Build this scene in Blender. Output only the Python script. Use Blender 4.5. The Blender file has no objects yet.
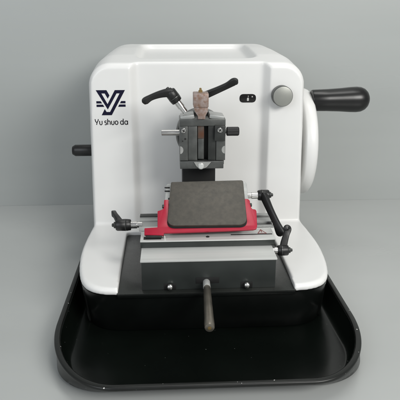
import bpy, bmesh, math, random
from mathutils import Vector, Matrix
from mathutils.bvhtree import BVHTree
random.seed(3)
S = 0.01                      # all sizes below are in centimetres
scene = bpy.context.scene
COL = scene.collection
PI = math.pi

# ------------------------------------------------------------------ materials
def mat(name, color, rough=0.5, metal=0.0, coat=0.0, var=0.0, vscale=8.0, bump=0.0, bscale=60.0,
        rvar=0.0, stretch=(1, 1, 1), color2=None, spec=0.5, specks=None):
    m = bpy.data.materials.new(name); m.use_nodes = True
    nt = m.node_tree; N = nt.nodes; L = nt.links
    b = N['Principled BSDF']
    b.inputs['Base Color'].default_value = (*color, 1)
    b.inputs['Roughness'].default_value = rough
    b.inputs['Metallic'].default_value = metal
    b.inputs['Coat Weight'].default_value = coat
    b.inputs['Coat Roughness'].default_value = 0.15
    b.inputs['Specular IOR Level'].default_value = spec
    tc = N.new('ShaderNodeTexCoord'); mp = N.new('ShaderNodeMapping')
    mp.inputs['Scale'].default_value = stretch
    L.new(tc.outputs['Object'], mp.inputs['Vector'])
    if var or color2:
        n = N.new('ShaderNodeTexNoise'); n.inputs['Scale'].default_value = vscale; n.inputs['Detail'].default_value = 6
        L.new(mp.outputs['Vector'], n.inputs['Vector'])
        cr = N.new('ShaderNodeValToRGB'); cr.color_ramp.elements[0].position = 0.35; cr.color_ramp.elements[1].position = 0.65
        c2 = color2 or tuple(c * (1 - var) for c in color)
        cr.color_ramp.elements[0].color = (*c2, 1); cr.color_ramp.elements[1].color = (*color, 1)
        L.new(n.outputs['Fac'], cr.inputs['Fac'])
        src = cr.outputs['Color']
        if specks:
            n3 = N.new('ShaderNodeTexNoise'); n3.inputs['Scale'].default_value = specks[0]; n3.inputs['Detail'].default_value = 1
            L.new(tc.outputs['Object'], n3.inputs['Vector'])
            r3 = N.new('ShaderNodeValToRGB'); r3.color_ramp.elements[0].position = specks[1]; r3.color_ramp.elements[1].position = specks[1] + 0.02
            L.new(n3.outputs['Fac'], r3.inputs['Fac'])
            mx = N.new('ShaderNodeMixRGB'); mx.inputs['Color2'].default_value = (*specks[2], 1)
            L.new(r3.outputs['Color'], mx.inputs['Fac']); L.new(src, mx.inputs['Color1']); src = mx.outputs['Color']
        L.new(src, b.inputs['Base Color'])
    if rvar:
        n2 = N.new('ShaderNodeTexNoise'); n2.inputs['Scale'].default_value = vscale * 1.7; n2.inputs['Detail'].default_value = 5
        L.new(mp.outputs['Vector'], n2.inputs['Vector'])
        mr = N.new('ShaderNodeMapRange'); mr.inputs['To Min'].default_value = max(0.02, rough - rvar); mr.inputs['To Max'].default_value = rough + rvar
        L.new(n2.outputs['Fac'], mr.inputs['Value']); L.new(mr.outputs['Result'], b.inputs['Roughness'])
    if bump:
        nb = N.new('ShaderNodeTexNoise'); nb.inputs['Scale'].default_value = bscale; nb.inputs['Detail'].default_value = 4
        L.new(mp.outputs['Vector'], nb.inputs['Vector'])
        bp = N.new('ShaderNodeBump'); bp.inputs['Strength'].default_value = bump; bp.inputs['Distance'].default_value = 0.0006
        L.new(nb.outputs['Fac'], bp.inputs['Height']); L.new(bp.outputs['Normal'], b.inputs['Normal'])
    return m

M = {
 'table': mat('table_sheet', (0.43, 0.445, 0.435), 0.25, var=0.08, vscale=3.0, rvar=0.09, bump=0.08, bscale=30, stretch=(0.5, 1.5, 1), specks=(900, 0.80, (0.62, 0.63, 0.62))),
 'wall': mat('backdrop_sheet', (0.40, 0.42, 0.41), 0.30, var=0.07, vscale=3.0, rvar=0.09, bump=0.10, bscale=20, stretch=(0.25, 1, 2.2)),
 'white': mat('white_enamel', (0.76, 0.76, 0.745), 0.38, var=0.02, vscale=20, bump=0.03, bscale=900, coat=0.15),
 'black': mat('black_satin_base', (0.004, 0.005, 0.0045), 0.24, spec=0.32, var=0.3, vscale=30, rvar=0.06, bump=0.05, bscale=700),
 'deck': mat('black_deck', (0.016, 0.018, 0.016), 0.27, var=0.25, vscale=30, rvar=0.08, bump=0.1, bscale=900),
 'tray': mat('black_tray_plastic', (0.0035, 0.005, 0.004), 0.18, spec=0.35, var=0.3, vscale=12, rvar=0.06, bump=0.04, bscale=120, specks=(420, 0.80, (0.16, 0.17, 0.16))),
 'rim': mat('tray_rim_plastic', (0.008, 0.009, 0.008), 0.34, spec=0.4, var=0.3, vscale=30, rvar=0.08, specks=(300, 0.765, (0.55, 0.55, 0.53))),
 'plastic': mat('black_lever_plastic', (0.008, 0.008, 0.008), 0.38, var=0.2, vscale=60, bump=0.2, bscale=1500),
 'grip': mat('black_grip', (0.006, 0.006, 0.006), 0.30, var=0.2, vscale=20, rvar=0.03),
 'satin': mat('satin_grey_metal', (0.40, 0.41, 0.40), 0.40, 0.6, var=0.12, vscale=40, rvar=0.08, stretch=(0.15, 4, 4), bump=0.10, bscale=200),
 'steel': mat('bright_steel', (0.72, 0.71, 0.69), 0.22, 1.0, var=0.15, vscale=60, rvar=0.08, bump=0.05, bscale=500),
 'brushed': mat('brushed_aluminium', (0.68, 0.69, 0.67), 0.45, 0.5, var=0.10, vscale=40, rvar=0.06, stretch=(0.15, 4, 4), bump=0.08, bscale=200),
 'dull': mat('dull_rod_steel', (0.27, 0.245, 0.205), 0.36, 0.85, var=0.25, vscale=60, rvar=0.08),
 'block': mat('dark_anodised_block', (0.030, 0.035, 0.033), 0.38, 0.2, var=0.25, vscale=25, rvar=0.06, bump=0.06, bscale=600),
 'gun': mat('grey_gunmetal', (0.14, 0.145, 0.14), 0.36, 0.75, var=0.25, vscale=90, rvar=0.10, bump=0.10, bscale=800),
 'gun_dark': mat('dark_gunmetal', (0.055, 0.058, 0.056), 0.38, 0.6, var=0.3, vscale=80, rvar=0.08, bump=0.1, bscale=800),
 'pad': mat('worn_plate', (0.086, 0.079, 0.066), 0.46, 0.35, color2=(0.066, 0.062, 0.053), vscale=160, rvar=0.08, bump=0.25, bscale=1400),
 'red': mat('red_anodised_guard', (0.38, 0.004, 0.028), 0.40, 0.15, var=0.12, vscale=60, coat=0.15, rvar=0.06, bump=0.04, bscale=400),
 'copper': mat('pinkish_brown_block', (0.36, 0.30, 0.28), 0.45, 0.5, color2=(0.24, 0.15, 0.11), vscale=220, rvar=0.1, bump=0.25, bscale=500),
 'rust': mat('rusty_shank', (0.10, 0.085, 0.075), 0.5, 0.5, color2=(0.13, 0.055, 0.03), vscale=120, rvar=0.1, bump=0.2, bscale=500),
 'brass': mat('brass', (0.45, 0.32, 0.14), 0.35, 0.9, var=0.3, vscale=100),
 'navy': mat('navy_print', (0.004, 0.004, 0.022), 0.6, spec=0.2),
 'ink': mat('dark_print', (0.008, 0.007, 0.012), 0.6, spec=0.2),
 'digit': mat('white_digit', (0.80, 0.80, 0.78), 0.5),
 'glass': mat('black_window', (0.006, 0.005, 0.005), 0.12),
 'knobface': mat('satin_knob_face', (0.33, 0.335, 0.31), 0.42, 0.6, var=0.06, vscale=60),
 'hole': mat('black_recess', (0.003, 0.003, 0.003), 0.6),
 'sticker': mat('warning_print', (0.22, 0.05, 0.045), 0.5),
}

# ------------------------------------------------------------------ helpers
ORG = {}                       # world origin (cm) of every object, for parenting
def finish(name, bm, mats, parent=None, sharp=35, origin=None):
    if not isinstance(mats, (list, tuple)): mats = [mats]
    bmesh.ops.recalc_face_normals(bm, faces=bm.faces)
    xs = [v.co for v in bm.verts]
    c = Vector([(min(p[i] for p in xs) + max(p[i] for p in xs)) / 2 for i in range(3)]) if origin is None else Vector(origin)
    for v in bm.verts: v.co = (v.co - c) * S
    for f in bm.faces: f.smooth = True
    me = bpy.data.meshes.new(name); bm.to_mesh(me); bm.free()
    me.set_sharp_from_angle(angle=math.radians(sharp))
    for m in mats: me.materials.append(M[m] if isinstance(m, str) else m)
    o = bpy.data.objects.new(name, me); COL.objects.link(o)
    po = ORG[parent.name] if parent else Vector((0, 0, 0))
    o.parent = parent; o.location = (c - po) * S
    ORG[o.name] = c
    return o
def empty(name, loc):
    o = bpy.data.objects.new(name, None); COL.objects.link(o)
    o.empty_display_size = 0.05; o.location = Vector(loc) * S; ORG[o.name] = Vector(loc)
    return o
def setp(o, **k):
    for a, b in k.items(): o[a] = b
    return o
def merge(dst, src, mi=0):
    for f in src.faces: f.material_index = mi
    me = bpy.data.meshes.new('t'); src.to_mesh(me); src.free()
    dst.from_mesh(me); bpy.data.meshes.remove(me)
def box(bm, lo, hi, bev=0.06, mi=0, rot=None, seg=2, taper=None):
    t = bmesh.new(); bmesh.ops.create_cube(t, size=1)
    lo = Vector(lo); hi = Vector(hi); c = (lo + hi) / 2; d = hi - lo
    for v in t.verts: v.co = Vector((v.co.x * d.x, v.co.y * d.y, v.co.z * d.z))
    if bev: bmesh.ops.bevel(t, geom=list(t.edges), offset=bev, segments=seg, affect='EDGES', profile=0.6)
    if rot: 
        for v in t.verts: v.co = rot @ v.co
    for v in t.verts: v.co += c
    merge(bm, t, mi); return bm
def frame(d):
    d = Vector(d).normalized()
    a = Vector((0, 0, 1)) if abs(d.z) < 0.9 else Vector((1, 0, 0))
    u = d.cross(a).normalized(); w = u.cross(d).normalized()
    return d, u, w
def lathe(bm, p0, d, prof, seg=40, mi=0, knurl=0, kdepth=0.04):
    """prof = [(t, r)...] along direction d from p0; r==0 ends are closed with a point"""
    t = bmesh.new(); d, u, w = frame(d); p0 = Vector(p0); rings = []
    if prof[0][1] > 0: prof = [(prof[0][0], 0)] + list(prof)
    if prof[-1][1] > 0: prof = list(prof) + [(prof[-1][0], 0)]
    n = knurl * 2 if knurl else seg
    for (a, r) in prof:
        if r <= 0: rings.append([t.verts.new(p0 + d * a)]); continue
        rg = []
        for k in range(n):
            rr = r - (kdepth if knurl and k % 2 and r > 0.2 else 0)
            an = 2 * PI * k / n
            rg.append(t.verts.new(p0 + d * a + (u * math.cos(an) + w * math.sin(an)) * rr))
        rings.append(rg)
    for A, B in zip(rings, rings[1:]):
        for k in range(n):
            k2 = (k + 1) % n
            if len(A) == 1 and len(B) == 1: continue
            if len(A) == 1: t.faces.new((A[0], B[k], B[k2]))
            elif len(B) == 1: t.faces.new((A[k], A[k2], B[0]))
            else: t.faces.new((A[k], A[k2], B[k2], B[k]))
    merge(bm, t, mi); return bm
def cyl(bm, p0, p1, r, bev=0.05, mi=0, seg=36, **k):
    p0 = Vector(p0); d = Vector(p1) - p0; L = d.length
    return lathe(bm, p0, d, [(0, r - bev), (bev, r), (L - bev, r), (L, r - bev)], seg, mi, **k)
def catmull(P, n=6):
    P = [Vector(p) for p in P]; Q = [P[0] * 2 - P[1]] + P + [P[-1] * 2 - P[-2]]; out = []
    for i in range(1, len(Q) - 2):
        for k in range(n):
            t = k / n; a, b, c, d = Q[i - 1:i + 3]
            out.append(0.5 * ((2 * b) + (c - a) * t + (2 * a - 5 * b + 4 * c - d) * t * t + (3 * b - a - 3 * c + d) * t ** 3))
    out.append(P[-1]); return out
def sweep(bm, pts, ws, side, mi=0, n=6, seg=24, pw=4.5):
    """flat handle: ws = [(half width in plane, half thickness along side)]"""
    P = catmull(pts, n); W = catmull([(a, b, 0) for a, b in ws], n)
    t = bmesh.new(); side = Vector(side).normalized(); rings = []
    for i, p in enumerate(P):
        d = (P[min(i + 1, len(P) - 1)] - P[max(i - 1, 0)]).normalized()
        s = (side - d * side.dot(d)).normalized(); q = d.cross(s); a, b = W[i].x, W[i].y
        rg = []
        for k in range(seg):
            an = 2 * PI * k / seg; c, sn = math.cos(an), math.sin(an)
            e = 2 / pw
            rg.append(t.verts.new(p + q * a * math.copysign(abs(c) ** e, c) + s * b * math.copysign(abs(sn) ** e, sn)))
        rings.append(rg)
    for A, B in zip(rings, rings[1:]):
        for k in range(seg): t.faces.new((A[k], A[(k + 1) % seg], B[(k + 1) % seg], B[k]))
    for rg, i in ((rings[0], 0), (rings[-1], -1)):
        j = 1 if i == 0 else -2
        e = (P[i] - P[j]).normalized() * min(W[i].x, W[i].y) * 0.5
        ins = [t.verts.new(P[i] + (v.co - P[i]) * 0.6 + e) for v in rg]
        for k in range(seg): t.faces.new((rg[k], rg[(k + 1) % seg], ins[(k + 1) % seg], ins[k]))
        t.faces.new(ins)
    merge(bm, t, mi); return bm
def prism(bm, poly, o, u, v, nrm, th, mi=0, bev=0.0):
    """2-D polygon in the plane (o,u,v) extruded by th along nrm"""
    t = bmesh.new(); o, u, v, nrm = map(Vector, (o, u, v, nrm))
    A = [t.verts.new(o + u * a + v * b) for a, b in poly]
    f = t.faces.new(A)
    r = bmesh.ops.extrude_face_region(t, geom=[f])
    for e in r['geom']:
        if isinstance(e, bmesh.types.BMVert): e.co += nrm * th
    bmesh.ops.recalc_face_normals(t, faces=t.faces)
    if bev: bmesh.ops.bevel(t, geom=list(t.edges), offset=bev, segments=2, affect='EDGES', profile=0.6)
    merge(bm, t, mi); return bm
def rounded(poly, r, n=6):
    """round the corners of a polygon; r is a number or list"""
    out = []; m = len(poly)
    for i, p in enumerate(poly):
        rr = r[i] if isinstance(r, (list, tuple)) else r
        p = Vector((*p, 0)); a = Vector((*poly[i - 1], 0)); b = Vector((*poly[(i + 1) % m], 0))
        if rr <= 0: out.append((p.x, p.y)); continue
        da = (a - p); db = (b - p); rr = min(rr, da.length * .49, db.length * .49)
        s = p + da.normalized() * rr; e = p + db.normalized() * rr
        for k in range(n + 1):
            t = k / n; q = s * (1 - t) ** 2 + p * 2 * t * (1 - t) + e * t * t
            out.append((q.x, q.y))
    return out

# ------------------------------------------------------------------ setting
bm = bmesh.new(); box(bm, (-260, -150, -2.4), (260, 51.0, -0.4), 0)
setp(finish('table', bm, 'table'), kind='structure')
bm = bmesh.new(); box(bm, (-260, 51.05, -2.4), (260, 53.0, 230), 0)
setp(finish('backdrop', bm, 'wall'), kind='structure')

# ------------------------------------------------------------------ waste tray
def ring(hx, y0, y1, rx, ry, z, n=16, rb=5.0):
    pts = []
    for cx, cy, ax, ay, a0 in ((hx - rb, y1 - rb, rb, rb, 0), (-hx + rb, y1 - rb, rb, rb, 90), (-hx + rx, y0 + ry, rx, ry, 180), (hx - rx, y0 + ry, rx, ry, 270)):
        for k in range(n + 1):
            a = math.radians(a0 + 90 * k / n); pts.append(Vector((cx + ax * math.cos(a), cy + ay * math.sin(a), z)))
    return pts
def loft(bm, rings, mi=0, cap0=True, cap1=True):
    t = bmesh.new(); R = [[t.verts.new(p) for p in r] for r in rings]; n = len(R[0])
    for A, B in zip(R, R[1:]):
        for k in range(n): t.faces.new((A[k], A[(k + 1) % n], B[(k + 1) % n], B[k]))
    if cap0: t.faces.new(R[0])
    if cap1: t.faces.new(R[-1])
    merge(bm, t, mi)
tray = empty('waste_tray', (0, 8, -0.4))
bm = bmesh.new()
YB = 31
loft(bm, [ring(16.3, -9.9, YB - 2, 5.2, 5.4, -0.38), ring(16.85, -10.4, YB - 1.6, 5.6, 5.8, -0.2), ring(17.1, -10.75, YB - 1.3, 5.8, 6.2, 0.1),
          ring(17.35, -11.6, YB - .9, 6.6, 9.0, 1.0), ring(17.6, -12.5, YB - .4, 7.7, 12.4, 1.85),
          ring(17.15, -12.1, YB - .8, 7.3, 11.9, 1.85), ring(16.4, -10.9, YB - 1.6, 5.8, 8.0, 0.35), ring(16.0, -10.5, YB - 1.9, 5.4, 7.0, 0.08), ring(15.6, -10.1, YB - 2.2, 5.0, 6.4, -0.02)])
finish('basin', bm, 'tray', tray, 40)
bm = bmesh.new()
RR = [(17.18, 1.70), (17.2, 1.95), (17.28, 2.04), (17.42, 2.07), (17.72, 2.07), (17.84, 2.02), (17.9, 1.9), (17.88, 1.72), (17.6, 1.66)]
loft(bm, [ring(h, -12.9 + (17.9 - h), YB - (17.9 - h), 8.0 - (17.9 - h), 13.0 - (17.9 - h), z, 28) for h, z in RR + RR[:1]], cap0=False, cap1=False)
bmesh.ops.remove_doubles(bm, verts=bm.verts, dist=1e-4)
finish('rim', bm, 'rim', tray, 50)
setp(tray, label='shallow black plastic waste tray with rounded corners under the white and black machine', category='tray')

# ------------------------------------------------------------------ microtome
mt = empty('microtome', (0, 18, 0))
setp(mt, label='white and black rotary microtome with red knife guard and black crank handle', category='microtome')

# plan outline of the foot (half, right side), used by base and by the arms
def foot_outline(grow=0.0, back=45.0):
    R = [(10.5, 0.35), (12.2, 0.55), (13.6, 1.1), (14.7, 2.1), (15.5, 3.7), (16.1, 6.2), (16.55, 9.6), (16.75, 13.5), (16.6, 18), (16.3, 23), (16.2, back)]
    sm = [(p.x, p.y) for p in catmull([(x, y, 0) for x, y in R], 5)]
    Rg = [(x + grow, y - grow * (1 if y < 3 else 0)) for x, y in sm]
    Lg = [(-x * 0.99 - (0 if y < 5 else 0), y) for x, y in reversed(Rg)]
    return Rg + Lg            # counter-clockwise seen from above
bm = bmesh.new()
def fo(g, z): return [Vector((x, y, z)) for x, y in foot_outline(g)]
loft(bm, [fo(-0.75, 0.0), fo(-0.62, 0.12), fo(-0.12, 4.6), fo(-0.1, 5.05)])
box(bm, (-10.62, .13, 4.9), (10.62, 18.7, 5.36), .05)
base = finish('base', bm, 'black', mt, 50)
bm = bmesh.new()
prism(bm, [(-10.7, 0.12), (10.7, 0.12), (10.7, 18.9), (-10.7, 18.9)], (0, 0, 5.365), (1, 0, 0), (0, 1, 0), (0, 0, 1), 0.10, bev=0.03)
finish('deck', bm, 'deck', mt)

# --- housing: solids -> booleans -> voxel remesh -> smooth = moulded shell
def tmp(name, bm):
    bmesh.ops.recalc_face_normals(bm, faces=bm.faces)
    me = bpy.data.meshes.new(name); bm.to_mesh(me); bm.free()
    o = bpy.data.objects.new(name, me); COL.objects.link(o); return o
def arch(y, z0, ztop, hb, ht, r, n=10, dx=0.0):
    pts = [Vector((-hb + dx, y, z0)), ]
    c = [(-ht + r + dx, ztop - r, 180, 90), (ht - r + dx, ztop - r, 90, 0)]
    for cx, cz, a0, a1 in c:
        for k in range(n + 1):
            a = math.radians(a0 + (a1 - a0) * k / n)
            pts.append(Vector((cx + r * math.cos(a), y, cz + r * math.sin(a))))
    pts.append(Vector((hb + dx, y, z0)))
    return pts
bm = bmesh.new()
loft(bm, [arch(22.2, 5.12, 29.75, 15.9, 15.3, 2.8), arch(22.8, 5.12, 30.3, 16.2, 15.65, 3.2), arch(28, 5.12, 31.1, 16.25, 15.8, 3.8),
          arch(36, 5.12, 31.7, 16.25, 15.7, 4.5), arch(42.6, 5.12, 31.95, 16.1, 15.6, 4.8), arch(44.2, 5.12, 31.4, 15.4, 14.8, 4.8)])
body = tmp('body_solid', bm)
bm = bmesh.new()
loft(bm, [[Vector((x, y, z)) for x, y in foot_outline(g, 30)] for g, z in ((0.0, 5.12), (0.0, 5.62), (-0.1, 5.85), (-0.32, 6.0))])
arms = tmp('arms_solid', bm)
# the opening between the arms
bm = bmesh.new()
prism(bm, rounded([(-10.55, -3), (10.55, -3), (10.75, 19.0), (-10.75, 19.0)], [0, 0, .8, .8]), (0, 0, 4), (1, 0, 0), (0, 1, 0), (0, 0, 1), 26)
cut1 = tmp('cut_opening', bm)
# front recess with slanting side walls
bm = bmesh.new()
def rr(x0, x1, z0, z1, y, r=1.2):
    return [Vector((a, y, b)) for a, b in rounded([(x0, z0), (x1, z0), (x1, z1), (x0, z1)], [0.01, 0.01, r, r])]
loft(bm, [rr(-10.3, 11.2, 5.9, 36, 21.0), rr(-9.7, 10.6, 5.9, 36, 22.2), rr(-8.7, 9.5, 5.9, 36, 23.2)])
cut2 = tmp('cut_recess', bm)
# shallow tool dish on top
bm = bmesh.new()
def dish(x0, x1, y0, y1, z, r=2.0, sl=0.075):
    return [Vector((a, b, z + (b - 24) * sl)) for a, b in rounded([(x0, y0), (x1, y0), (x1, y1), (x0, y1)], r)]
loft(bm, [dish(-8.2, 8.3, 26.4, 41.6, 29.75), dish(-9.7, 9.9, 24.9, 42.4, 31.6)])
cut3 = tmp('cut_dish', bm)
for o, op in ((arms, 'UNION'), (cut1, 'DIFFERENCE'), (cut2, 'DIFFERENCE'), (cut3, 'DIFFERENCE')):
    md = body.modifiers.new('b', 'BOOLEAN'); md.operation = op; md.object = o; md.solver = 'EXACT'
rm = body.modifiers.new('r', 'REMESH'); rm.mode = 'VOXEL'; rm.voxel_size = 0.2; rm.use_smooth_shade = True
sm = body.modifiers.new('s', 'SMOOTH'); sm.factor = 0.5; sm.iterations = 8
dg = bpy.context.evaluated_depsgraph_get(); dg.update()
me = bpy.data.meshes.new_from_object(body.evaluated_get(dg))
bm = bmesh.new(); bm.from_mesh(me)
bmesh.ops.recalc_face_normals(bm, faces=bm.faces)
BV = BVHTree.FromBMesh(bm)
for o in (body, arms, cut1, cut2, cut3): bpy.data.objects.remove(o, do_unlink=True)
housing = finish('housing', bm, 'white', mt, 180)

def conform(name, polys, mats, parent, lift=0.018, sub=0.25):
    """thin print on the front face: flat polygons in x,z laid onto the housing surface"""
    bm = bmesh.new()
    for i, poly in enumerate(polys):
        t = bmesh.new(); f = t.faces.new([t.verts.new((a, 0, b)) for a, b in poly]); f.normal_update()
        bmesh.ops.triangulate(t, faces=t.faces)
        for _ in range(3):
            es = [e for e in t.edges if e.calc_length() > sub]
            if es: bmesh.ops.subdivide_edges(t, edges=es, cuts=1); bmesh.ops.triangulate(t, faces=[f for f in t.faces if len(f.verts) > 3])
        for v in t.verts:
            h = BV.ray_cast(Vector((v.co.x, 10, v.co.z)), Vector((0, 1, 0)))
            v.co.y = (h[0].y if h[0] else 22.3) - lift
        r = bmesh.ops.extrude_face_region(t, geom=list(t.faces))
        for e in r['geom']:
            if isinstance(e, bmesh.types.BMVert): e.co.y -= 0.012 + 0.002 * i
        merge(bm, t, 0)
    return finish(name, bm, mats, parent)
LX0, LX1, LZ0, LZ1 = -14.62, -10.45, 26.55, 22.95
def lg(p): return (LX0 + (p[0] - 35) / 315 * (LX1 - LX0), LZ0 + (p[1] - 45) / 253 * (LZ1 - LZ0))
sym = [[(35, 45), (150, 45), (180, 98), (160, 130), (130, 78), (94, 78), (155, 185), (240, 45), (350, 45), (195, 298), (85, 298), (122, 235), (140, 265), (178, 265), (290, 78), (258, 78), (155, 240)],
       [(35, 155), (82, 155), (97, 178), (35, 178)], [(35, 190), (105, 190), (118, 213), (35, 213)],
       [(303, 155), (350, 155), (350, 178), (290, 178)], [(282, 190), (350, 190), (350, 213), (268, 213)]]
conform('logo', [[lg(p) for p in q] for q in sym], 'navy', housing)
# lettering "Yu shuo da" as pen strokes; unit: x-height = 1
def arc(cx, cy, r, a0, a1, n=12): return [(cx + r * math.cos(math.radians(a0 + (a1 - a0) * k / n)), cy + r * math.sin(math.radians(a0 + (a1 - a0) * k / n))) for k in range(n + 1)]
def ribbon(pts, w):
    A, B = [], []
    for i, p in enumerate(pts):
        a = pts[max(i - 1, 0)]; b = pts[min(i + 1, len(pts) - 1)]
        dx, dy = b[0] - a[0], b[1] - a[1]; l = math.hypot(dx, dy) or 1
        nx, ny = -dy / l * w, dx / l * w
        A.append((p[0] + nx, p[1] + ny)); B.append((p[0] - nx, p[1] - ny))
    return A, B
def strokes():
    out = []; x = 0
    def U(x): return [[(x, 1), (x, .42)] + arc(x + .4, .4, .4, 180, 360)[1:] + [(x + .8, 1)]]
    out += [[(x, 1.45), (x + .08, 1.05)] + arc(x + .5, 1.05, .40, 180, 300, 6)[1:] + [(x + .98, 1.1), (x + 1.05, 1.45)], [(x + .62, .72), (x + .42, 0)]]; x += 1.45
    out += U(x); x += 1.65
    out += [[(x + .62, .95), (x + .3, .98)] + arc(x + .26, .74, .23, 90, 250, 8)[1:] + arc(x + .38, .27, .25, 75, -90, 8) + [(x, .03)]]; x += 1.0
    out += [[(x, 1.5), (x, 0)], arc(x + .4, .58, .4, 175, 0) + [(x + .8, 0)]]; x += 1.25
    out += U(x); x += 1.2
    out += [arc(x + .44, .5, .46, 0, 360, 22)]; x += 1.75
    out += [arc(x + .44, .5, .46, 8, 352, 20), [(x + .92, 1.5), (x + .92, 0)]]; x += 1.4
    out += [arc(x + .44, .5, .46, 8, 352, 20), [(x + .92, 1.0), (x + .92, 0)]]; x += .95
    return out, x
st, tw = strokes()
TX0, TX1, TZ = -14.95, -10.25, 21.55
k = (TX1 - TX0) / tw
bm = bmesh.new()
for i, s in enumerate(st):
    A, B = ribbon([(TX0 + a * k, TZ + b * 0.58) for a, b in s], 0.060)
    t = bmesh.new()
    def P(q):
        h = BV.ray_cast(Vector((q[0], 10, q[1])), Vector((0, 1, 0)))
        return t.verts.new((q[0], (h[0].y if h[0] else 22.3) - 0.02 - 0.003 * i, q[1]))
    VA = [P(q) for q in A]; VB = [P(q) for q in B]
    for j in range(len(VA) - 1): t.faces.new((VA[j], VA[j + 1], VB[j + 1], VB[j]))
    merge(bm, t)
finish('lettering', bm, 'ink', housing)

# counter window with its digits
def face_y(x, z):
    h = BV.ray_cast(Vector((x, 10, z)), Vector((0, 1, 0))); return h[0].y if h[0] else 22.3
wx, wz = 7.45, 25.1
wy = face_y(wx, wz)
bm = bmesh.new()
prism(bm, rounded([(wx - 1.22, wz - .62), (wx + 1.22, wz - .62), (wx + 1.22, wz + .62), (wx - 1.22, wz + .62)], .6, 8), (0, wy + .3, 0), (1, 0, 0), (0, 0, 1), (0, -1, 0), 0.36, bev=0.03)
win = finish('counter_window', bm, 'glass', mt)
def text(body_, size, loc, m, parent, name, nrm='-y', rotz=0.0):
    cu = bpy.data.curves.new(name, 'FONT'); cu.body = body_; cu.size = size; cu.extrude = 0.006; cu.align_x = 'CENTER'; cu.align_y = 'CENTER'; cu.offset = size * 0.012
    o = bpy.data.objects.new('txt', cu); COL.objects.link(o); d = bpy.context.evaluated_depsgraph_get(); d.update()
    me_ = bpy.data.meshes.new_from_object(o.evaluated_get(d)); bpy.data.objects.remove(o, do_unlink=True)
    b = bmesh.new(); b.from_mesh(me_)
    for v in b.verts: v.co = Vector((v.co.x, -v.co.z, v.co.y)) + Vector(loc)
    return finish(name, b, m, parent)
text('8', 0.62, (wx + .02, wy - .075, wz - .18), 'digit', win, 'digit')
text('1', 0.36, (wx + .06, wy - .075, wz + .26), 'digit', win, 'digit')
text('n', 0.40, (wx + .66, wy - .075, wz + .26), 'digit', win, 'digit')

# round knob, right pillar
kx, kz = 12.2, 25.65; ky = face_y(kx, kz)
bm = bmesh.new()
lathe(bm, (kx, ky + .2, kz), (0, -1, 0), [(0, 1.15), (.25, 1.15), (.3, 1.48), (1.5, 1.48), (1.62, 1.42)], 64)
kn = finish('round_knob', bm, 'gun', mt)
bm = bmesh.new(); lathe(bm, (kx, ky - 1.40, kz), (0, -1, 0), [(0, 1.39), (.05, 1.39), (.07, 1.34)], 64)
finish('knob_face', bm, 'knobface', kn)
# black knob at the left side
bm = bmesh.new()
cyl(bm, (-15.3, 25.5, 17.0), (-16.6, 25.5, 17.0), .45, mi=1)
lathe(bm, (-15.95, 25.5, 17.0), (-1, 0, 0), [(0, .84), (.1, .88), (2.7, .88), (2.85, .80), (3.15, .62)], 6 * 6, 0)
finish('side_knob', bm, ['plastic', 'steel'], mt)
# handwheel with crank grip
WY, WZ = 32.0, 16.6
bm = bmesh.new()
lathe(bm, (15.6, WY, WZ), (1, 0, 0), [(0, 3.0), (.9, 3.0), (1.0, 8.0), (1.15, 8.5), (1.4, 8.72), (2.4, 8.75), (2.8, 8.6), (3.1, 8.2), (3.25, 7.4), (3.3, 3.0)], 128)
wh = finish('handwheel', bm, 'white', mt, 50)
bm = bmesh.new()
lathe(bm, (18.45, 29.0, 23.85), (1, 0, 0.015), [(0, 1.6), (.2, 1.68), (2.5, 1.74), (4.5, 1.84), (6.2, 1.98), (7.2, 2.02), (7.9, 1.95), (8.5, 1.70), (8.95, 1.28), (9.2, .8), (9.32, .35), (9.34, 0)], 64)
finish('crank_grip', bm, 'grip', wh, 50)

# ------------------------------------------------------------------ knife holder
kb = bmesh.new()
box(kb, (-7.75, 1.0, 5.47), (8.3, 17.5, 9.10), .07)
knife_base = finish('knife_base', kb, 'block', mt)
bm = bmesh.new(); box(bm, (-7.85, .92, 9.10), (8.42, 17.6, 9.32), .04)
finish('base_plate', bm, 'brushed', knife_base)
bm = bmesh.new()
box(bm, (-1.3, .96, 6.2), (1.5, 1.05, 7.0), .02)
finish('lever_slot', bm, 'hole', knife_base)
# two bolts with domed heads
for bx in (-4.4, 4.82):
    bm = bmesh.new(); lathe(bm, (bx, .98, 5.93), (0, -1, 0.25), [(0, .2), (.25, .2), (.26, .36), (.42, .37), (.55, .33), (.64, .22), (.68, .0)], 28)
    b_ = finish('bolt', bm, 'steel', knife_base)
    bm = bmesh.new(); box(bm, (bx - .72, .96, 5.5), (bx + .72, 1.05, 6.3), .03); finish('bolt_seat', bm, 'hole', knife_base)
# front clamping rod
bm = bmesh.new()
lathe(bm, (-0.03, 1.2, 6.38), (-.02, -1, -.03), [(0, .38), (.1, .42), (1.6, .44)], 32)
rod = finish('clamping_rod', bm, 'brushed', mt)
bm = bmesh.new()
lathe(bm, (-0.05, -.30, 6.33), (-.03, -1, -.085), [(0, .38), (.05, .41), (6.2, .52), (7.3, .56), (7.75, .55), (7.92, .5), (7.96, .36)], 40)
lathe(bm, (-.289, -8.24, 5.655), (-.03, -1, -.085), [(0, .2), (.035, .2), (.04, .12)], 20, 1)
finish('rod_grip', bm, ['dull', 'brass'], rod)

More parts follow.
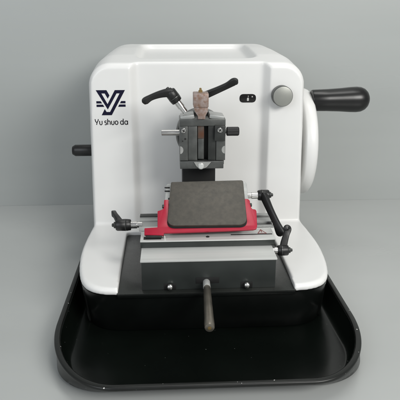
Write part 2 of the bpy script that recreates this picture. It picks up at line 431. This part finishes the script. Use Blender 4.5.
# upper slide
bm = bmesh.new()
prism(bm, [(4.8, 9.32), (4.8, 10.12), (13.2, 10.12), (13.2, 9.32)], (-7.98, 0, 0), (0, 1, 0), (0, 0, 1), (1, 0, 0), 16.75, bev=.03)
slide = finish('slide', bm, 'block', mt)
bm = bmesh.new()
prism(bm, [(4.72, 10.12), (4.72, 10.28), (8.6, 10.28), (8.6, 10.12)], (-8.0, 0, 0), (0, 1, 0), (0, 0, 1), (1, 0, 0), 16.9, bev=.02)
finish('slide_plate', bm, 'brushed', slide)
bm = bmesh.new(); prism(bm, [(6.15, 10.283), (6.15, 10.30), (6.42, 10.30), (6.42, 10.283)], (3.4, 0, 0), (0, 1, 0), (0, 0, 1), (1, 0, 0), 5.3); finish('groove_or_shade', bm, 'hole', slide)
bm = bmesh.new(); lathe(bm, (.42, 5.7, 10.28), (0, 0, 1), [(0, .22), (.06, .22), (.1, .16)], 20); finish('small_screw', bm, 'hole', slide)
bm = bmesh.new(); prism(bm, [(5.2, 10.283), (5.2, 10.31), (6.1, 10.31), (6.1, 10.283)], (-7.6, 0, 0), (0, 1, 0), (0, 0, 1), (1, 0, 0), 2.2); finish('groove_or_shade', bm, 'hole', slide)  # flat black patch, painted shade under the guard's left foot
# warning triangle with exclamation mark, printed on the slide plate
bm = bmesh.new()
tx, ty = 7.45, 7.25
def flat(poly, z, mi=0):
    prism(bm, poly, (tx, ty, z), (1, 0, 0), (0, 1, 0), (0, 0, 1), .006, mi)
o3 = [(-.62, -.75), (.62, -.75), (0, .75)]; i3 = [(a * .70, b * .70 - .08) for a, b in o3]
for a in range(3):
    b = (a + 1) % 3; flat([o3[a], o3[b], i3[b], i3[a]], 10.284 + a * .0015)
flat([(-.05, -.22), (.05, -.22), (.07, .28), (-.07, .28)], 10.284); flat([(-.05, -.42), (.05, -.42), (.05, -.3), (-.05, -.3)], 10.284)
finish('warning_symbol', bm, 'sticker', slide)
# dovetail rail behind it: ridges and dark grooves
rail_prof = [(8.8, 10.125), (8.8, 10.42), (9.3, 10.42), (9.3, 10.3), (10.2, 10.3), (10.2, 10.52), (11.8, 10.52), (11.8, 10.42), (12.5, 10.42), (12.5, 10.62), (13.3, 10.62), (13.3, 10.125)]
bm = bmesh.new(); prism(bm, rail_prof, (-8.25, 0, 0), (0, 1, 0), (0, 0, 1), (1, 0, 0), 17.6, bev=.02)
rail = finish('rail', bm, 'satin', mt)
for (a, b, z) in ((9.33, 10.17, 10.303), (11.83, 12.47, 10.423)):
    bm = bmesh.new(); prism(bm, [(a, z), (a, z + .03), (b, z + .03), (b, z)], (-8.2, 0, 0), (0, 1, 0), (0, 0, 1), (1, 0, 0), 17.5); finish('groove_or_shade', bm, 'gun_dark', rail)
# left end block of the rail
bm = bmesh.new()
prism(bm, [(8.0, 10.3), (8.0, 10.42), (8.5, 10.72), (9.8, 10.88), (9.8, 10.75), (10.2, 10.75), (10.2, 10.95), (11.4, 11.02), (11.4, 10.3)], (-8.3, 0, 0), (0, 1, 0), (0, 0, 1), (1, 0, 0), 3.2, bev=.03)
finish('end_block', bm, 'satin', rail)
bm = bmesh.new(); box(bm, (-8.32, 11.42, 10.45), (-5.1, 12.5, 11.12), .05); finish('end_block', bm, 'gun_dark', rail)

# knife carrier, pressure plate and finger guard in one sloping plane
sv = Vector((0, .77656, .63004)); nv = Vector((0, -.63004, .77656)); P0 = Vector((0, 6.0, 11.6))
XU = Vector((1, 0, 0))
bm = bmesh.new()
prism(bm, rounded([(-4.98, 3.6), (5.95, 3.6), (5.98, 6.98), (-4.70, 6.82)], [.1, .1, .5, .3]), P0 - nv * 1.55, XU, sv, nv, 1.15, bev=.05)
prism(bm, [(-4.5, .5), (5.2, .5), (5.2, 3.55), (-4.5, 3.55)], P0 - nv * 1.55, XU, sv, nv, .85, bev=.05)
carrier = finish('knife_carrier', bm, 'satin', mt)
for vv in (5.65, 6.2):
    bm = bmesh.new(); c = P0 - nv * .39 + sv * vv
    box(bm, (-4.93, c.y - .10, c.z - .07), (-4.25, c.y + .10, c.z + .07), .03); finish('clip', bm, 'hole', carrier)
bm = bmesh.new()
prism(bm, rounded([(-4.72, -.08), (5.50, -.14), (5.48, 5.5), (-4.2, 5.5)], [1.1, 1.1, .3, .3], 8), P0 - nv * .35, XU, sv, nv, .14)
finish('shadow_strip', bm, 'hole', carrier)  # black strip added as the shadow line below the pressure plate
bm = bmesh.new(); box(bm, (-4.5, 9.6, 10.9), (5.4, 13.2, 14.2), .1); finish('carrier_foot', bm, 'gun_dark', carrier)
bm = bmesh.new()
prism(bm, rounded([(-4.66, .12), (5.42, .06), (5.46, 6.85), (-4.07, 6.72)], [1.1, 1.1, .35, .25], 8), P0 - nv * .38, XU, sv, nv, .55, bev=.07)
finish('pressure_plate', bm, 'pad', mt)
ro = [(-5.0, 4.25), (-5.08, 2.95), (-5.3, 2.75), (-5.86, 2.55), (-5.86, .18), (-7.5, .08), (-7.5, -.88), (-5.1, -.98), (-5.05, -.66), (.31, -.58), (6.2, -.42), (6.62, -.30), (6.74, .1), (6.86, 2.3), (6.75, 2.55), (6.34, 2.62), (6.18, 3.0), (6.14, 3.9), (5.95, 4.15), (5.6, 4.2),
      (5.3, 4.2), (5.2, .9), (4.5, .35), (-3.8, .35), (-4.4, .9), (-4.4, 4.25)]
bm = bmesh.new(); prism(bm, ro, P0 - nv * .62, XU, sv, nv, .36, bev=.10)
guard = finish('finger_guard', bm, 'red', mt)
bm = bmesh.new()
c = P0 - nv * .5 + sv * (-.85)
box(bm, (-7.35, c.y - .15, 10.3), (-5.3, c.y + .5, c.z + .05), .05); finish('guard_foot', bm, 'gun_dark', guard)
bm = bmesh.new(); cyl(bm, (-5.0, c.y - .18, c.z + .0), (-4.98, c.y - .22, c.z - .42), .17); finish('guard_pin', bm, 'steel', guard)
# guard pivots
for x_, v_, sx in ((-5.2, 3.35, -1), (6.3, 3.35, 1)):
    bm = bmesh.new(); c = P0 - nv * .5 + sv * v_
    lathe(bm, (x_ - sx * .5, c.y, c.z), (sx, 0, 0), [(0, .16), (.25, .16), (.26, .24), (.5, .26), (.56, .2)], 24); finish('pivot_screw', bm, 'gun_dark', guard)

# ---- clamping levers (arm = the part; hub and stud its pieces)
def lever(root, axis, stud, hub_r, hub_l, pts, ws, side, cap=True):
    """root: start of stud, axis: outward direction, stud: stud length"""
    root = Vector(root); ax = Vector(axis).normalized()
    bm = bmesh.new(); sweep(bm, pts, ws, side)
    arm = finish('clamping_lever', bm, 'plastic', mt, 50)
    h0 = root + ax * stud
    bm = bmesh.new()
    lathe(bm, h0, ax, [(0, hub_r * .82), (.08, hub_r * .92), (hub_l * .30, hub_r), (hub_l * .34, hub_r * .93), (hub_l * .38, hub_r), (hub_l * .9, hub_r * .98), (hub_l, hub_r * .85)], 40)
    finish('lever_hub', bm, 'plastic', arm, 40)
    bm = bmesh.new()
    lathe(bm, root, ax, [(0, hub_r * .5), (stud * .45, hub_r * .5), (stud * .47, hub_r * .62), (stud + .05, hub_r * .62)], 32)
    finish('stud', bm, 'steel', arm, 40)
    bm = bmesh.new(); lathe(bm, h0 + ax * (hub_l * .34), ax, [(0, hub_r * .9), (.01, hub_r * 1.02), (.07, hub_r * 1.02), (.08, hub_r * .9)], 40)
    finish('hub_ring', bm, 'gun', arm, 40)
    if cap:
        bm = bmesh.new(); lathe(bm, h0 + ax * (hub_l - .02), ax, [(0, hub_r * .55), (.25, hub_r * .55), (.3, hub_r * .45), (.3, hub_r * .3), (.5, hub_r * .3), (.55, hub_r * .2)], 24)
        finish('lever_screw', bm, 'gun_dark', arm, 40)
    return arm
# right of the pressure plate
lever((6.0, 12.0, 13.6), (1, 0, .02), 1.6, .74, 1.55,
      [(8.3, 11.6, 13.8), (8.55, 10.9, 13.25), (9.05, 9.9, 12.1), (9.7, 9.0, 10.75), (10.2, 8.5, 9.65), (10.38, 8.4, 9.3)], [(.50, .45), (.50, .38), (.46, .32), (.46, .32), (.60, .36), (.48, .30)], (.35, 1, .3))
# left of the rail
lever((-7.9, 8.9, 10.9), (-1, 0, 0), 1.45, .78, 1.95,
      [(-10.75, 9.0, 11.15), (-11.1, 9.6, 11.45), (-11.45, 10.4, 11.65), (-11.75, 11.3, 11.62), (-11.85, 12.0, 11.4)], [(.46, .42), (.44, .36), (.38, .30), (.44, .32), (.32, .26)], (1, .2, 0))
# right end of the knife base
lever((8.3, 4.2, 8.9), (1, 0, 0), .75, .68, 1.35,
      [(9.8, 4.4, 9.1), (10.0, 4.9, 9.7), (10.35, 5.5, 10.45), (10.6, 5.8, 11.05), (10.4, 5.7, 11.35), (10.15, 5.6, 11.2)], [(.46, .42), (.44, .36), (.40, .30), (.42, .30), (.36, .28), (.26, .24)], (.1, 1, -.5))

# ------------------------------------------------------------------ specimen head
bm = bmesh.new(); box(bm, (-2.4, 16.6, 5.9), (2.2, 26, 20.5), .1)
col_ = finish('slide_column', bm, 'hole', mt)
bm = bmesh.new()
lathe(bm, (.15, 19.6, 21.1), (0, -1, 0), [(0, 3.1), (.3, 3.35), (1.2, 3.4), (1.35, 3.2), (1.5, 3.2), (1.6, 3.42), (2.9, 3.45), (3.3, 3.25)], 80)
box(bm, (-2.7, 17.0, 17.5), (3.0, 19.4, 22.0), .2)
disc = finish('orientation_disc', bm, 'gun', mt, 40)
bm = bmesh.new(); box(bm, (-2.0, 19.0, 18.2), (2.2, 25.5, 22.6), .2); finish('head_arm', bm, 'gun_dark', disc)
bm = bmesh.new()
# U frame
box(bm, (-2.83, 14.6, 17.3), (3.22, 16.9, 23.80), .12)
box(bm, (-2.83, 13.1, 22.95), (3.22, 14.6, 23.86), .08)
box(bm, (-2.83, 13.1, 18.3), (-1.75, 14.6, 22.93), .06)
box(bm, (2.0, 13.1, 18.3), (3.22, 14.6, 22.93), .06)
box(bm, (-2.83, 12.95, 17.2), (3.0, 14.6, 18.25), .07)
head = finish('specimen_clamp', bm, 'gun', mt)
# jaws
bm = bmesh.new(); box(bm, (-1.72, 13.3, 18.28), (-.50, 14.6, 22.92), .05); finish('jaw', bm, 'gun', head)
bm = bmesh.new(); box(bm, (.95, 13.25, 18.28), (1.97, 14.6, 22.92), .05); finish('jaw', bm, 'gun_dark', head)
bm = bmesh.new(); box(bm, (-.48, 14.3, 18.28), (.93, 14.58, 22.92), .02); finish('jaw_channel', bm, 'hole', head)
bm = bmesh.new(); box(bm, (1.75, 12.7, 21.0), (3.18, 13.25, 23.0), .08, rot=Matrix.Rotation(math.radians(2), 3, 'Y')); finish('knob_bracket', bm, 'gun_dark', head)
# bright notches in the flanks
for nx, sx in ((-2.78, 1), (3.16, -1)):
    pts_ = [(nx + sx * .42 * math.cos(a), 19.75 + .52 * math.sin(a)) for a in [-PI / 2 + PI * q / 14 for q in range(15)]]
    bm = bmesh.new(); prism(bm, pts_, (0, 13.12, 0), XU, (0, 0, 1), (0, -1, 0), .035); finish('notch', bm, 'steel', head)
# cross-head screws
for sx, sz, yy in ((-2.3, 22.35, 13.1), (2.45, 22.45, 12.7)):
    bm = bmesh.new(); lathe(bm, (sx, yy, sz), (0, -1, 0), [(0, .34), (.1, .34), (.17, .27)], 28)
    for a in (30, 120):
        box(bm, (sx - .22, yy - .19, sz - .05), (sx + .22, yy - .168, sz + .05), 0, mi=1, rot=Matrix.Rotation(math.radians(a), 3, 'Y'))
    finish('screw', bm, ['steel', 'hole'], head)
bm = bmesh.new(); lathe(bm, (-2.1, 13.1, 21.25), (0, -1, 0), [(0, .14), (.012, .14)], 16)
lathe(bm, (-2.45, 13.1, 20.95), (0, -1, 0), [(0, .09), (.012, .09)], 12); finish('small_hole', bm, 'hole', head)
# bright V-shaped key and half round screw at the lower edge
bm = bmesh.new(); prism(bm, rounded([(-1.0, 18.2), (1.35, 18.2), (.65, 17.35), (-.05, 17.2), (-.6, 17.5)], [.05, .05, .3, .3, .2]), (0, 12.93, 0), XU, (0, 0, 1), (0, -1, 0), .14, bev=.03)
finish('key_plate', bm, 'steel', head)
bm = bmesh.new(); lathe(bm, (-.05, 12.8, 17.6), (0, -1, 0), [(0, .42), (.2, .4), (.3, .3), (.33, .0)], 32); finish('key_screw', bm, 'brushed', head)
# top ears sloping to the specimen
for x0, x1, a in ((-2.7, -.85, -9), (1.1, 3.05, 9)):
    bm = bmesh.new(); box(bm, (x0, 13.3, 23.75), (x1, 16.2, 24.3), .12, rot=Matrix.Rotation(math.radians(a), 3, 'Y')); finish('ear', bm, 'satin', head)
# guide pin and knurled screw
bm = bmesh.new(); cyl(bm, (-2.6, 14.9, 21.75), (-5.25, 14.9, 21.75), .40, .04); finish('guide_pin', bm, 'steel', head)
bm = bmesh.new()
cyl(bm, (3.0, 13.9, 22.05), (3.6, 13.9, 22.05), .28, mi=1)
lathe(bm, (3.42, 13.9, 22.05), (1, 0, 0), [(0, .50), (.1, .60), (1.55, .60), (1.68, .50)], knurl=22, kdepth=.045)
finish('knurled_screw', bm, ['plastic', 'gun'], head, 30)
# the two head levers
lever((-2.05, 14.4, 24.6), (-1.16, 0, 1.56), 1.7, .78, 1.75,
      [(-3.75, 14.2, 27.15), (-4.5, 14.1, 27.15), (-5.5, 14.0, 26.95), (-6.5, 13.9, 26.6), (-7.2, 13.8, 26.2), (-7.42, 13.8, 25.98)], [(.56, .45), (.50, .42), (.42, .34), (.38, .30), (.46, .32), (.36, .26)], (0, 1, .3))
lever((.2, 17.4, 24.4), (0, -.05, 1), .7, .62, 1.5,
      [(.3, 17.3, 26.15), (1.2, 17.0, 26.6), (2.6, 16.6, 27.25), (3.7, 16.3, 27.8), (4.5, 16.0, 28.3), (4.95, 15.9, 28.35)], [(.46, .42), (.46, .36), (.42, .32), (.42, .30), (.50, .32), (.38, .28)], (0, 1, .3))

# ------------------------------------------------------------------ specimen block (held in the clamp)
blk = empty('specimen_block', (0, 13.5, 23.0))
setp(blk, label='small rusty pinkish block on a narrow shank held upright in the grey clamp', category='specimen block')
bm = bmesh.new()
box(bm, (-1.02, 12.6, 25.45), (.95, 14.7, 27.25), .12)
prism(bm, [(-.95, 25.5), (.88, 25.5), (.85, 24.9), (.55, 24.3), (.52, 23.9), (-.42, 23.9), (-.45, 24.3), (-.85, 24.9)], (0, 14.4, 0), XU, (0, 0, 1), (0, -1, 0), 1.6, bev=.05)
finish('cap', bm, 'copper', blk)
bm = bmesh.new(); box(bm, (-.42, 13.45, 21.2), (.40, 14.25, 24.0), .05); finish('shank', bm, 'rust', blk)
bm = bmesh.new(); box(bm, (-.40, 13.5, 18.4), (.38, 14.25, 21.18), .05); finish('shank_end', bm, 'gun', blk)
bm = bmesh.new(); lathe(bm, (-.05, 13.9, 27.2), (0, 0, 1), [(0, .3), (.28, .3), (.32, .18), (.55, .16), (.6, .1)], 6); finish('pin', bm, 'brass', blk)

# ------------------------------------------------------------------ camera
pitch, yaw = math.radians(18.3), math.radians(3.07)
cam = bpy.data.cameras.new('camera'); co = bpy.data.objects.new('camera', cam); COL.objects.link(co)
F = Vector((math.sin(yaw) * math.cos(pitch), math.cos(yaw) * math.cos(pitch), -math.sin(pitch)))
Rr = Vector((math.cos(yaw), -math.sin(yaw), 0)); Uu = Rr.cross(F)
mx = Matrix((Rr, Uu, -F)).transposed().to_4x4(); mx.translation = Vector((-4.0475, -59.5456, 36.8)) * S
co.matrix_world = mx
cam.sensor_width = 36; cam.sensor_fit = 'HORIZONTAL'; cam.lens = 50.4; cam.clip_start = 0.02; cam.clip_end = 50
cam.dof.use_dof = False
scene.camera = co

# ------------------------------------------------------------------ light: ceiling lamps of the room
w = bpy.data.worlds.new('World'); scene.world = w; w.use_nodes = True
w.node_tree.nodes['Background'].inputs['Color'].default_value = (0.93, 0.96, 1.0, 1)
w.node_tree.nodes['Background'].inputs['Strength'].default_value = 0.33
def area(name, loc, aim, sx, sy, power, color=(1, 1, 1)):
    l = bpy.data.lights.new(name, 'AREA'); l.shape = 'RECTANGLE'; l.size = sx * S; l.size_y = sy * S; l.energy = power; l.color = color
    o = bpy.data.objects.new(name, l); COL.objects.link(o); o.location = Vector(loc) * S
    o.rotation_euler = (Vector(aim) - Vector(loc)).to_track_quat('-Z', 'Y').to_euler(); return o
area('ceiling_lamp', (85, -115, 100), (5, 20, 15), 85, 60, 23, (1, 0.985, 0.95))
area('rear_ceiling_lamp', (25, 22, 190), (5, 5, 0), 120, 50, 10, (1, 0.99, 0.96))
area('window_lamp', (-100, -130, 90), (0, 15, 15), 90, 90, 9, (0.90, 0.95, 1))

scene.view_settings.view_transform = 'Standard'; scene.view_settings.look = 'None'
scene.view_settings.exposure = 0; scene.view_settings.gamma = 1
scene.render.resolution_x = scene.render.resolution_y = 1024
